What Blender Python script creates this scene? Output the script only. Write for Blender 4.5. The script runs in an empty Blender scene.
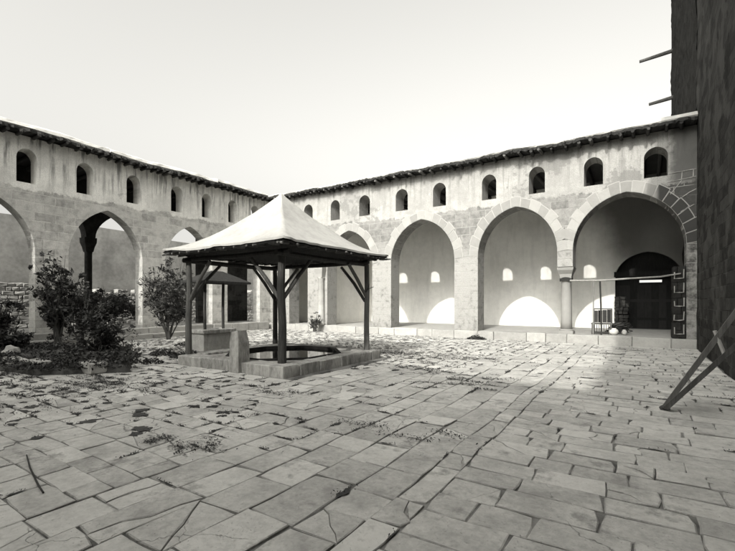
import bpy, math, random
from mathutils import Vector, noise, Matrix
R = random.Random(1926)
sc = bpy.context.scene
col = sc.collection
PI = math.pi
G = lambda v: (v, v*.985, v*.93, 1)          # the print's warm grey

# ------------------------------------------------------------------ helpers
def tag(o, label=None, cat=None, group=None, kind=None):
    if label: o['label'] = label
    if cat: o['category'] = cat
    if group: o['group'] = group
    if kind: o['kind'] = kind
    return o

def empty(name, loc, label, cat, group=None):
    o = bpy.data.objects.new(name, None)
    o.empty_display_size = .2
    o.location = loc
    col.objects.link(o)
    return tag(o, label, cat, group)

def wloc(o):
    p = Vector((0, 0, 0))
    while o is not None:
        p += o.location
        o = o.parent
    return p

class MB:
    """collects geometry in world coordinates and builds ONE mesh object"""
    def __init__(s):
        s.v = []; s.f = []; s.t = []; s.m = []
    def face(s, pts, tone=.5, mi=0):
        n = len(s.v)
        s.v += [tuple(p) for p in pts]
        s.f.append(tuple(range(n, n+len(pts)))); s.t.append(tone); s.m.append(mi)
    def mesh(s, vs, fs, tone=.5, mi=0):
        n = len(s.v)
        s.v += [tuple(p) for p in vs]
        for f in fs:
            s.f.append(tuple(i+n for i in f)); s.t.append(tone); s.m.append(mi)
    def box(s, x0, x1, y0, y1, z0, z1, tone=.5, mi=0, bev=0, jit=0):
        if bev <= 0:
            vs = [(x, y, z) for z in (z0, z1) for y in (y0, y1) for x in (x0, x1)]
            if jit: vs = [tuple(c+R.uniform(-jit, jit) for c in p) for p in vs]
            s.mesh(vs, [(0,2,3,1),(4,5,7,6),(0,1,5,4),(2,6,7,3),(0,4,6,2),(1,3,7,5)], tone, mi)
            return
        b = bev
        def ring(i, z):
            return [(x0+i,y0+b+i*0,z),(x0+b,y0+i,z),(x1-b,y0+i,z),(x1-i,y0+b,z),(x1-i,y1-b,z),(x1-b,y1-i,z),(x0+b,y1-i,z),(x0+i,y1-b,z)]
        vs = []
        for z, i in ((z0, b*.6), (z0+b, 0), (z1-b, 0), (z1, b*.8)):
            vs += ring(i, z)
        if jit: vs = [tuple(c+R.uniform(-jit, jit) for c in p) for p in vs]
        fs = [tuple(reversed(range(8))), tuple(range(24, 32))]
        for k in range(3):
            for j in range(8):
                a = k*8+j; c = k*8+(j+1) % 8
                fs.append((a, c, c+8, a+8))
        s.mesh(vs, fs, tone, mi)
    def bar(s, p0, p1, w, h=None, tone=.5, mi=0, up=(0,0,1)):
        h = h or w
        p0 = Vector(p0); p1 = Vector(p1); d = (p1-p0).normalized()
        u = Vector(up)
        if abs(d.dot(u)) > .98: u = Vector((0,1,0))
        a = d.cross(u).normalized()*w/2; b = a.cross(d).normalized()*h/2
        vs = [p+i*a+j*b for p in (p0, p1) for i, j in ((-1,-1),(1,-1),(1,1),(-1,1))]
        s.mesh(vs, [(3,2,1,0),(4,5,6,7),(0,1,5,4),(1,2,6,5),(2,3,7,6),(3,0,4,7)], tone, mi)
    def tube(s, pts, rad, n=8, tone=.5, mi=0, cap=True, wob=0):
        pts = [Vector(p) for p in pts]
        if not isinstance(rad, (list, tuple)): rad = [rad]*len(pts)
        vs = []; fs = []
        d0 = (pts[1]-pts[0]).normalized()
        u = Vector((0,0,1)) if abs(d0.z) < .9 else Vector((1,0,0))
        for i, p in enumerate(pts):
            d = (pts[min(i+1, len(pts)-1)]-pts[max(i-1, 0)]).normalized()
            a = d.cross(u).normalized(); b = a.cross(d)
            for k in range(n):
                t = 2*PI*k/n; r = rad[i]*(1+(R.uniform(-wob, wob) if wob else 0))
                vs.append(p+(a*math.cos(t)+b*math.sin(t))*r)
        for i in range(len(pts)-1):
            for k in range(n):
                q = i*n+k; w = i*n+(k+1) % n
                fs.append((q, q+n, w+n, w))
        if cap:
            fs.append(tuple(range(n))); m = (len(pts)-1)*n
            fs.append(tuple(reversed(range(m, m+n))))
        s.mesh(vs, fs, tone, mi)
    def lathe(s, c, prof, n=16, tone=.5, mi=0):
        vs = []; fs = []
        for r, z in prof:
            for k in range(n):
                t = 2*PI*k/n
                vs.append((c[0]+r*math.cos(t), c[1]+r*math.sin(t), c[2]+z))
        for i in range(len(prof)-1):
            for k in range(n):
                q = i*n+k; w = i*n+(k+1) % n
                fs.append((q, w, w+n, q+n))
        fs.append(tuple(reversed(range(n)))); m = (len(prof)-1)*n
        fs.append(tuple(range(m, m+n)))
        s.mesh(vs, fs, tone, mi)
    def leaf(s, p, size, tone, flat=0.0, asp=.45):
        a = Vector((R.gauss(0,1), R.gauss(0,1), R.gauss(0,1)*(1-flat))).normalized()
        q = Vector((R.gauss(0,1), R.gauss(0,1), R.gauss(0,1)*(1-flat)+flat*.2))
        b = a.cross(q).normalized()
        if flat > .5: b = a.cross(Vector((R.gauss(0,.2), R.gauss(0,.2), 1))).normalized()
        p = Vector(p); a = a*size; b = b*size*asp
        s.face([p-a*.5, p+b*.5-a*.05, p+a*.5, p-b*.5+a*.05], tone)
    def blob(s, c, r, tone=.5, seed=0, n=8, m=5, rough=.35, mi=0):
        vs = []; fs = []; c = Vector(c)
        for i in range(m+1):
            ph = PI*i/m
            for k in range(n):
                t = 2*PI*k/n
                d = Vector((math.sin(ph)*math.cos(t), math.sin(ph)*math.sin(t), math.cos(ph)))
                q = 1+rough*noise.noise(d*1.4+Vector((seed*3.7, seed*1.3, seed)))
                vs.append((c.x+d.x*r[0]*q, c.y+d.y*r[1]*q, c.z+d.z*r[2]*q))
        for i in range(m):
            for k in range(n):
                a = i*n+k; w = i*n+(k+1) % n
                fs.append((a, a+n, w+n, w))
        s.mesh(vs, fs, tone, mi)
    def build(s, name, mats, parent=None, smooth=False, weld=False):
        off = wloc(parent) if parent else Vector((0,0,0))
        me = bpy.data.meshes.new(name)
        me.from_pydata([(p[0]-off.x, p[1]-off.y, p[2]-off.z) for p in s.v], [], s.f)
        if not isinstance(mats, (list, tuple)): mats = [mats]
        for m in mats: me.materials.append(m)
        a = me.attributes.new('tone', 'FLOAT', 'FACE'); a.data.foreach_set('value', s.t)
        me.polygons.foreach_set('material_index', s.m)
        if smooth: me.polygons.foreach_set('use_smooth', [True]*len(s.f))
        me.update()
        if weld:
            import bmesh
            bm = bmesh.new(); bm.from_mesh(me)
            bmesh.ops.remove_doubles(bm, verts=bm.verts, dist=.0005)
            bm.to_mesh(me); bm.free()
        o = bpy.data.objects.new(name, me)
        col.objects.link(o)
        if parent: o.parent = parent
        return o

# ------------------------------------------------------------------ materials
class NT:
    def __init__(s, name):
        s.m = bpy.data.materials.new(name); s.m.use_nodes = True
        s.t = s.m.node_tree; s.n = s.t.nodes; s.l = s.t.links
        s.b = s.n['Principled BSDF']
        s.b.inputs['Specular IOR Level'].default_value = .25
    def new(s, typ, **kw):
        n = s.n.new(typ)
        for k, v in kw.items(): setattr(n, k, v)
        return n
    def set(s, sock, v):
        if hasattr(v, 'is_linked') or isinstance(v, bpy.types.NodeSocket): s.l.new(v, sock)
        else: sock.default_value = v
    def math(s, op, a, b=0., c=0., clamp=False):
        n = s.new('ShaderNodeMath', operation=op, use_clamp=clamp)
        s.set(n.inputs[0], a); s.set(n.inputs[1], b); s.set(n.inputs[2], c)
        return n.outputs[0]
    def mix(s, f, a, b, mode='MIX'):
        n = s.new('ShaderNodeMix', data_type='RGBA', blend_type=mode)
        s.set(n.inputs[0], f); s.set(n.inputs[6], a); s.set(n.inputs[7], b)
        return n.outputs[2]
    def ramp(s, f, lo, hi, a=0., b=1.):
        n = s.new('ShaderNodeMapRange', interpolation_type='SMOOTHSTEP')
        s.set(n.inputs[0], f); s.set(n.inputs[1], lo); s.set(n.inputs[2], hi); s.set(n.inputs[3], a); s.set(n.inputs[4], b)
        return n.outputs[0]
    def noise(s, vec, scale, detail=4., rough=.6, dist=0.):
        n = s.new('ShaderNodeTexNoise')
        s.set(n.inputs['Vector'], vec); n.inputs['Scale'].default_value = scale
        n.inputs['Detail'].default_value = detail; n.inputs['Roughness'].default_value = rough
        n.inputs['Distortion'].default_value = dist
        return n.outputs['Fac']
    def pos(s): return s.new('ShaderNodeNewGeometry').outputs['Position']
    def obj(s): return s.new('ShaderNodeTexCoord').outputs['Object']
    def sep(s, v):
        n = s.new('ShaderNodeSeparateXYZ'); s.l.new(v, n.inputs[0]); return n.outputs
    def comb(s, x, y, z):
        n = s.new('ShaderNodeCombineXYZ')
        for i, v in enumerate((x, y, z)): s.set(n.inputs[i], v)
        return n.outputs[0]
    def scale(s, v, xyz):
        n = s.new('ShaderNodeVectorMath', operation='MULTIPLY'); s.l.new(v, n.inputs[0]); n.inputs[1].default_value = xyz
        return n.outputs[0]
    def tone(s):
        return s.new('ShaderNodeAttribute', attribute_name='tone').outputs['Fac']
    def done(s, color, rough=.9, bump=None, strength=.4, dist=.02):
        s.set(s.b.inputs['Base Color'], color); s.set(s.b.inputs['Roughness'], rough)
        if bump is not None:
            n = s.new('ShaderNodeBump'); n.inputs['Strength'].default_value = strength
            n.inputs['Distance'].default_value = dist
            s.l.new(bump, n.inputs['Height']); s.l.new(n.outputs[0], s.b.inputs['Normal'])
        return s.m

def mat_simple(name, lo, hi, scale=6., rough=.9, bump=.4, stretch=(1,1,1), bdist=.01, spec=None, use_tone=.5):
    n = NT(name)
    v = n.scale(n.pos(), stretch)
    f = n.noise(v, scale, 6., .65)
    f2 = n.noise(v, scale*6, 3., .6)
    g = n.math('ADD', n.math('MULTIPLY', f, .7), n.math('MULTIPLY', f2, .3))
    g = n.ramp(g, .3, .7)
    if use_tone:
        g = n.math('ADD', n.math('MULTIPLY', g, 1-use_tone), n.math('MULTIPLY', n.tone(), use_tone))
    c = n.mix(g, G(lo), G(hi))
    if spec is not None: n.b.inputs['Specular IOR Level'].default_value = spec
    return n.done(c, rough, n.math('ADD', f, n.math('MULTIPLY', f2, .4)), bump, bdist)

def mat_facade(name, axis, stone, mortar, plaster, band=5.38, basalt=False, streak=.5, whitew=0.):  # basalt: paints the tall range's shadow over the plaster's end
    n = NT(name)
    p = n.pos(); x = n.sep(p)
    u = x[0] if axis == 'x' else x[1]
    flat = n.comb(u, x[2], 0.)
    w1 = n.noise(p, 1.1, 5., .6); w2 = n.noise(p, 4.5, 6., .65); w3 = n.noise(p, 30., 4., .6); w4 = n.noise(p, .45, 3., .5)
    # ashlar blocks
    warp = n.new('ShaderNodeVectorMath', operation='ADD')
    nz = n.new('ShaderNodeTexNoise'); n.l.new(p, nz.inputs['Vector']); nz.inputs['Scale'].default_value = 1.7; nz.inputs['Detail'].default_value = 3
    nzs = n.scale(nz.outputs['Color'], (.09, .07, 0)); n.l.new(flat, warp.inputs[0]); n.l.new(nzs, warp.inputs[1])
    br = n.new('ShaderNodeTexBrick', offset=.43, squash=1.25, squash_frequency=3)
    n.l.new(warp.outputs[0], br.inputs['Vector'])
    br.inputs['Scale'].default_value = 1.; br.inputs['Brick Width'].default_value = .62; br.inputs['Row Height'].default_value = .31
    br.inputs['Mortar Size'].default_value = .014; br.inputs['Mortar Smooth'].default_value = .4; br.inputs['Bias'].default_value = -.1
    br.inputs['Color1'].default_value = (.30,.30,.30,1); br.inputs['Color2'].default_value = (.75,.75,.75,1); br.inputs['Mortar'].default_value = (.5,.5,.5,1)
    blk = n.sep(br.outputs['Color'])[0]
    st = n.math('MULTIPLY', n.math('ADD', n.math('MULTIPLY', blk, .45), n.math('MULTIPLY', w2, .75)), 1.15)
    c_st = n.mix(n.ramp(st, .32, .92), G(stone*.50), G(stone*1.40))
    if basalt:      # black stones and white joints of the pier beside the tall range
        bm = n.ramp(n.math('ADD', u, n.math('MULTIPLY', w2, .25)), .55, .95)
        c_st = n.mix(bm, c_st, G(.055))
    mfac = n.math('MULTIPLY', br.outputs['Fac'], n.ramp(w1, .42, .60, .15, 1.))
    c_st = n.mix(mfac, c_st, G(mortar))
    if whitew:      # worn whitewash on the lower masonry
        wm = n.math('MULTIPLY', n.ramp(n.math('ADD', n.math('MULTIPLY', w2, .6), n.math('MULTIPLY', w4, .5)), .40, .60), n.ramp(n.math('ADD', x[2], n.math('MULTIPLY', w2, .8)), 3.6, 4.6, whitew, .08))
        c_st = n.mix(wm, c_st, G(plaster*.92))
    # lime plaster above the stone
    c_pl = n.mix(n.ramp(n.math('ADD', n.math('MULTIPLY', w1, .6), n.math('MULTIPLY', w2, .4)), .36, .64), G(plaster*.78), G(plaster*1.08))
    patch = n.ramp(n.math('ADD', n.math('MULTIPLY', w4, .7), n.math('MULTIPLY', w2, .3)), .575, .61)
    c_pl = n.mix(n.math('MULTIPLY', patch, .75), c_pl, G(plaster*.50))
    # rain streaks below the eaves
    sv = n.comb(n.math('MULTIPLY', u, 3.4), n.math('MULTIPLY', x[2], .22), 0.)
    sk = n.ramp(n.noise(sv, 1.4, 5., .7), .47, .62)
    top = n.math('MULTIPLY', n.ramp(x[2], 5.0, 6.7), n.ramp(w1, .36, .55, .25, 1.))
    c_pl = n.mix(n.math('MULTIPLY', n.math('MULTIPLY', sk, top), streak), c_pl, G(plaster*.24))
    edge = n.math('ADD', x[2], n.math('ADD', n.math('MULTIPLY', w1, .5), n.math('MULTIPLY', w2, .35)))
    k = n.ramp(edge, band+.38, band+.46)
    c = n.mix(k, c_st, c_pl)
    if basalt:  # shadow of the tall range painted dark over the plaster's end
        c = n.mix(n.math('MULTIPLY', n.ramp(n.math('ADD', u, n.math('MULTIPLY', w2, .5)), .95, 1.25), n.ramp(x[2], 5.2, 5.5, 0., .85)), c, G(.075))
    # darker towards the foot of the wall
    foot = n.math('MULTIPLY', n.ramp(n.math('ADD', x[2], n.math('MULTIPLY', w2, .8)), .45, 1.1, 1., 0.), .35)
    c = n.mix(foot, c, G(stone*.45))
    c = n.mix(n.ramp(w3, .3, .75, .0, .35), c, G(stone*.5))
    h = n.math('ADD', n.math('MULTIPLY', w2, .8), n.math('MULTIPLY', w3, .3))
    h = n.math('SUBTRACT', h, n.math('MULTIPLY', n.math('MULTIPLY', br.outputs['Fac'], n.math('SUBTRACT', 1., k)), .5))
    h = n.math('ADD', h, n.math('MULTIPLY', k, .35))
    return n.done(c, .95, h, .55, .03)

def mat_paving():
    n = NT('worn_paving')
    p = n.pos(); t = n.tone()
    a = n.noise(p, .55, 5., .6); b = n.noise(p, 6., 8., .72); c = n.noise(p, 55., 5., .65); d = n.noise(p, 2.1, 5., .65); e = n.noise(p, 16., 5., .7)
    g = n.math('ADD', n.math('ADD', n.math('MULTIPLY', n.math('MAXIMUM', t, .3), .20), n.math('MULTIPLY', d, .50)), n.math('ADD', n.math('MULTIPLY', a, .25), n.math('MULTIPLY', e, .25)))
    cc = n.mix(n.ramp(g, .40, .74), G(.27), G(.60))
    st = n.ramp(n.math('ADD', n.math('MULTIPLY', b, .4), n.math('MULTIPLY', d, .6)), .51, .64)
    cc = n.mix(n.math('MULTIPLY', st, .7), cc, G(.17))
    pit = n.ramp(c, .60, .72)
    cc = n.mix(n.math('MULTIPLY', pit, n.ramp(e, .38, .60, .10, .75)), cc, G(.09))
    v = n.new('ShaderNodeTexVoronoi', feature='DISTANCE_TO_EDGE'); v.inputs['Scale'].default_value = 1.15
    wv = n.new('ShaderNodeVectorMath', operation='ADD'); nz = n.new('ShaderNodeTexNoise'); n.l.new(p, nz.inputs['Vector']); nz.inputs['Scale'].default_value = 2.2; nz.inputs['Detail'].default_value = 6.
    n.l.new(p, wv.inputs[0]); n.l.new(n.scale(nz.outputs['Color'], (.7, .7, 0)), wv.inputs[1]); n.l.new(wv.outputs[0], v.inputs['Vector'])
    crack = n.math('MULTIPLY', n.ramp(v.outputs['Distance'], .0, .005, 1., 0.), n.ramp(a, .50, .56))
    cc = n.mix(n.math('MULTIPLY', crack, .5), cc, G(.08))
    cc = n.mix(n.math('MULTIPLY', n.math('LESS_THAN', t, -.5), n.ramp(e, .35, .62, .05, .6)), cc, G(.16))
    h = n.math('ADD', n.math('MULTIPLY', b, 1.), n.math('SUBTRACT', n.math('MULTIPLY', e, .7), n.math('MULTIPLY', pit, .25)))
    h = n.math('SUBTRACT', h, crack)
    return n.done(cc, n.ramp(b, .3, .7, .75, .95), h, .7, .02)

def mat_leaf(name, lo, hi):
    n = NT(name)
    c = n.mix(n.tone(), G(lo), G(hi))
    n.b.inputs['Specular IOR Level'].default_value = .3
    return n.done(c, .6)

def mat_wood(name, lo, hi):
    n = NT(name)
    p = n.obj()
    a = n.noise(n.scale(p, (9, 9, 1.2)), 2.5, 6., .7, .6); b = n.noise(p, 2., 3., .5)
    f = n.math('ADD', n.math('MULTIPLY', a, .55), n.math('ADD', n.math('MULTIPLY', b, .2), n.math('MULTIPLY', n.tone(), .3)))
    return n.done(n.mix(n.ramp(f, .3, .75), G(lo), G(hi)), .8, a, .5, .01)

M = {}
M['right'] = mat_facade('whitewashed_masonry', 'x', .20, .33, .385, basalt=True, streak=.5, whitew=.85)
M['left'] = mat_facade('weathered_masonry', 'y', .40, .58, .78, streak=1., whitew=.15)
n = NT('gallery_plaster')
p = n.pos(); a = n.noise(p, .8, 5., .6); b = n.noise(p, 5., 6., .65); x = n.sep(p)
c = n.mix(n.ramp(n.math('ADD', n.math('MULTIPLY', a, .6), n.math('MULTIPLY', b, .4)), .35, .65), G(.74), G(.86))
sv = n.noise(n.comb(n.math('MULTIPLY', x[0], 2.2), n.math('MULTIPLY', x[2], .3), 0.), 1.5, 5., .65)
c = n.mix(n.math('MULTIPLY', n.ramp(sv, .48, .68), .16), c, G(.40))
k = n.math('ADD', n.math('ADD', x[0], n.math('MULTIPLY', x[2], .45)), n.math('MULTIPLY', a, 1.6))     # shade of the end bay painted into the plaster, deeper upward
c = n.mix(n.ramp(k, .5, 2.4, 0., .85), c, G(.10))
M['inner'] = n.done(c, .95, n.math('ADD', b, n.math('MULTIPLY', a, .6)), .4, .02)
n = NT('voussoir_stone')
p = n.pos(); w2 = n.noise(p, 4.5, 6., .65); w3 = n.noise(p, 24., 4., .6)
c = n.mix(n.math('ADD', n.math('MULTIPLY', n.tone(), .6), n.math('MULTIPLY', w2, .45)), G(.19), G(.37))
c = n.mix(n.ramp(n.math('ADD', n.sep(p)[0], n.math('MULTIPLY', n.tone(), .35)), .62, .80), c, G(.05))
M['ring'] = n.done(c, .95, n.math('ADD', w2, n.math('MULTIPLY', w3, .4)), .6, .02)
M['white'] = mat_simple('white_joint_mortar', .30, .38, 8, use_tone=0)
M['mud'] = mat_simple('mud_roof', .40, .56, 2.5, bump=.5, use_tone=0)
M['canopy'] = mat_simple('limed_roof_cover', .30, .42, 1.7, bump=.35, use_tone=0, bdist=.015)
M['dark'] = mat_wood('old_dark_wood', .018, .06)
M['post'] = mat_wood('weathered_wood', .035, .13)
M['pale_wood'] = mat_wood('sun_bleached_wood', .16, .34)
M['brush'] = mat_simple('brushwood', .012, .05, 14, bump=.5)
M['basalt'] = mat_simple('dark_stone_wall', .014, .040, 3, bump=.8, bdist=.04, use_tone=.3, spec=.03)
def mat_courses(name, lo, hi, mortar):
    n = NT(name); n.b.inputs['Specular IOR Level'].default_value = .05
    p = n.pos(); x = n.sep(p)
    w1 = n.noise(p, 1.2, 4., .6); w2 = n.noise(p, 7., 5., .65)
    u = n.math('ADD', x[1], x[0])
    br = n.new('ShaderNodeTexBrick', offset=.45, squash=1.3, squash_frequency=3)
    n.l.new(n.comb(n.math('ADD', u, n.math('MULTIPLY', w1, .10)), n.math('ADD', x[2], n.math('MULTIPLY', w1, .08)), 0.), br.inputs['Vector'])
    br.inputs['Scale'].default_value = 1.; br.inputs['Brick Width'].default_value = .55; br.inputs['Row Height'].default_value = .27
    br.inputs['Mortar Size'].default_value = .016; br.inputs['Mortar Smooth'].default_value = .5
    br.inputs['Color1'].default_value = (.2,.2,.2,1); br.inputs['Color2'].default_value = (.8,.8,.8,1)
    t = n.math('ADD', n.math('MULTIPLY', n.sep(br.outputs['Color'])[0], .5), n.math('MULTIPLY', w2, .5))
    c = n.mix(n.ramp(t, .25, .75), G(lo), G(hi))
    c = n.mix(n.math('MULTIPLY', br.outputs['Fac'], n.ramp(w1, .4, .6, .1, .8)), c, G(mortar))
    c = n.mix(n.math('MULTIPLY', n.ramp(w1, .52, .58), .6), c, G(hi*1.3))
    return n.done(c, 1., n.math('SUBTRACT', n.math('MULTIPLY', w2, .8), n.math('MULTIPLY', br.outputs['Fac'], .6)), .7, .04)
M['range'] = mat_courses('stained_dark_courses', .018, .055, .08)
M['step'] = mat_simple('kerb_stone', .24, .44, 3.5, bump=.6, bdist=.02)
M['kerb'] = mat_simple('basin_kerb_stone', .10, .50, 5.5, bump=.9, bdist=.03, stretch=(1,1,.35), use_tone=.3)
M['rubble'] = mat_simple('rubble_stone', .16, .46, 5, bump=.7, bdist=.02, use_tone=.6)
M['earth'] = mat_simple('joint_earth', .03, .26, 1.3, bump=.7, use_tone=0)
M['soil'] = mat_simple('garden_soil', .03, .08, 5, bump=.8, use_tone=0)
M['garden'] = mat_simple('old_rendered_wall', .20, .36, .9, bump=.4, use_tone=0)
M['pave'] = mat_paving()
M['leafd'] = mat_leaf('dark_foliage', .010, .055)
M['leafm'] = mat_leaf('grey_foliage', .012, .06)
M['litter'] = mat_leaf('dry_litter', .012, .06)
M['bark'] = mat_simple('bark', .03, .09, 8, bump=.6)
M['iron'] = mat_simple('dull_iron', .03, .07, 9, rough=.55)
M['pale'] = mat_simple('pale_clay', .45, .62, 6, use_tone=0)
n = NT('basin_water')
n.b.inputs['Specular IOR Level'].default_value = .6
w = n.noise(n.pos(), 3.5, 2., .5)
M['water'] = n.done(G(.012), .03, w, .06, .02)

# ------------------------------------------------------------------ arch and wall tools
def pointed(c, half, zs, rise, e):
    k = math.sqrt(1+2*e)
    def f(s):
        t = min(1., abs(s-c)/half)
        return zs + rise*math.sqrt(max(0., (1+e)**2-(t+e)**2))/k
    return f
def arch_samples(c, half, n=11):
    out = []
    for i in range(n+1):
        a = math.sin(PI/2*i/n)
        out += [c+half*a, c-half*a]
    return sorted(set(round(q, 5) for q in out))

def hole(c, half, zb, zs, rise, e, n=11, jl=None, jr=None, drop=0.):
    return dict(drop=drop, s0=c-half, s1=c+half, zb=zb, zt=pointed(c, half, zs, rise, e), ss=arch_samples(c, half, n), jl=jl if jl is not None else zb, jr=jr if jr is not None else zb, j=True)
def slot(s0, s1, zb, zt, j=True):
    return dict(drop=0., s0=s0, s1=s1, zb=zb, zt=lambda s: zt, ss=[s0, s1], jl=zb, jr=zb, j=j)

def strip_wall(mb, axis, f, b, s0, s1, zbot, ztop, holes, extra=()):
    """wall in the plane axis=f (front) .. b (back), cut by holes; s runs along it"""
    P = (lambda s, d, z: (s, d, z)) if axis == 'x' else (lambda s, d, z: (d, s, z))
    br = {round(s0, 5), round(s1, 5)} | {round(q, 5) for q in extra}
    for h in holes:
        br |= {round(q, 5) for q in h['ss']}
    br = sorted(q for q in br if s0-1e-6 <= q <= s1+1e-6)
    for a, c in zip(br, br[1:]):
        if c-a < 1e-5: continue
        m = (a+c)/2
        hs = sorted([h for h in holes if h['s0'] < m < h['s1']], key=lambda h: h['zb'])
        ca = cc = zbot
        for h in hs:
            za, zc = h['zt'](a), h['zt'](c)
            if h['zb'] > ca+1e-4:
                for d, o_ in ((f, 0.), (b, h['drop'])): mb.face([P(a,d,ca), P(c,d,cc), P(c,d,h['zb']-o_), P(a,d,h['zb']-o_)])
                mb.face([P(a,f,h['zb']), P(c,f,h['zb']), P(c,b,h['zb']-h['drop']), P(a,b,h['zb']-h['drop'])])
            mb.face([P(a,f,za), P(c,f,zc), P(c,b,zc), P(a,b,za)])
            ca, cc = za, zc
        ta, tc = ztop(a), ztop(c)
        for d in (f, b): mb.face([P(a,d,ca), P(c,d,cc), P(c,d,tc), P(a,d,ta)])
        mb.face([P(a,f,ta), P(c,f,tc), P(c,b,tc), P(a,b,ta)])
    for h in holes:
        if not h['j']: continue
        for s, j in ((h['s0'], h['jl']), (h['s1'], h['jr'])):
            if s <= s0+1e-4 or s >= s1-1e-4: continue
            zt = h['zt'](s)
            if zt-j > .01: mb.face([P(s,f,j), P(s,b,j-h['drop']), P(s,b,zt), P(s,f,zt)])
    for s in (s0, s1):
        mb.face([P(s,f,zbot), P(s,b,zbot), P(s,b,ztop(s)), P(s,f,ztop(s))])

def arch_ring(axis, f, sgn, h, c, half, zs, w, parent, nblk, zlow=None):
    """voussoirs standing proud of the wall face, on a bed of pale mortar; sgn = outward direction"""
    P = (lambda s, d, z: (s, d, z)) if axis == 'x' else (lambda s, d, z: (d, s, z))
    # arc-length samples of the intrados
    N = 240
    pts = []
    for i in range(N+1):
        s = c-half*math.cos(PI*i/N); pts.append((s, h(s)))
    L = [0.]
    for p, q in zip(pts, pts[1:]): L.append(L[-1]+math.hypot(q[0]-p[0], q[1]-p[1]))
    def at(l):
        l = max(0, min(L[-1], l))
        for i in range(N):
            if L[i+1] >= l: break
        t = (l-L[i])/max(1e-9, L[i+1]-L[i])
        p = Vector((pts[i][0]+(pts[i+1][0]-pts[i][0])*t, pts[i][1]+(pts[i+1][1]-pts[i][1])*t))
        cc = Vector((c, zs-.25))
        nrm = (p-cc).normalized()
        return p, nrm
    def wedge(mb, l0, l1, w0, w1, d, tone):
        n = 4
        A = [at(l0+(l1-l0)*i/n) for i in range(n+1)]
        inn = [p+q*w0 for p, q in A]; out = [p+q*w1 for p, q in A]
        for i in range(n):
            mb.face([P(*_3(inn[i], f+sgn*d)), P(*_3(inn[i+1], f+sgn*d)), P(*_3(out[i+1], f+sgn*d)), P(*_3(out[i], f+sgn*d))], tone)
            mb.face([P(*_3(out[i], f+sgn*d)), P(*_3(out[i+1], f+sgn*d)), P(*_3(out[i+1], f-sgn*.004)), P(*_3(out[i], f-sgn*.004))], tone)
            mb.face([P(*_3(inn[i], f+sgn*d)), P(*_3(inn[i], f-sgn*.004)), P(*_3(inn[i+1], f-sgn*.004)), P(*_3(inn[i+1], f+sgn*d))], tone)
        for k in (0, n):
            mb.face([P(*_3(inn[k], f+sgn*d)), P(*_3(out[k], f+sgn*d)), P(*_3(out[k], f-sgn*.004)), P(*_3(inn[k], f-sgn*.004))], tone)
    def _3(v, d): return (v.x, d, v.y)
    bed = MB(); blk = MB()
    for i in range(nblk):
        l0 = L[-1]*i/nblk; l1 = L[-1]*(i+1)/nblk
        wo = w*(1 if i % 2 else .86)*R.uniform(.93, 1.06)
        wedge(bed, l0, l1, .004, wo+.03, .006, .5)
        g = .016
        wedge(blk, l0+g, l1-g, .012, wo, .014+R.uniform(0, .006), R.random())
    b = blk.build('arch_ring', M['ring'], parent)
    bed.build('mortar_bed', M['white'], b)
    return b

def wob(s, k, amp=.05, f=.8):
    return amp*noise.noise(Vector((s*f, k*7.3, k)))

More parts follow.
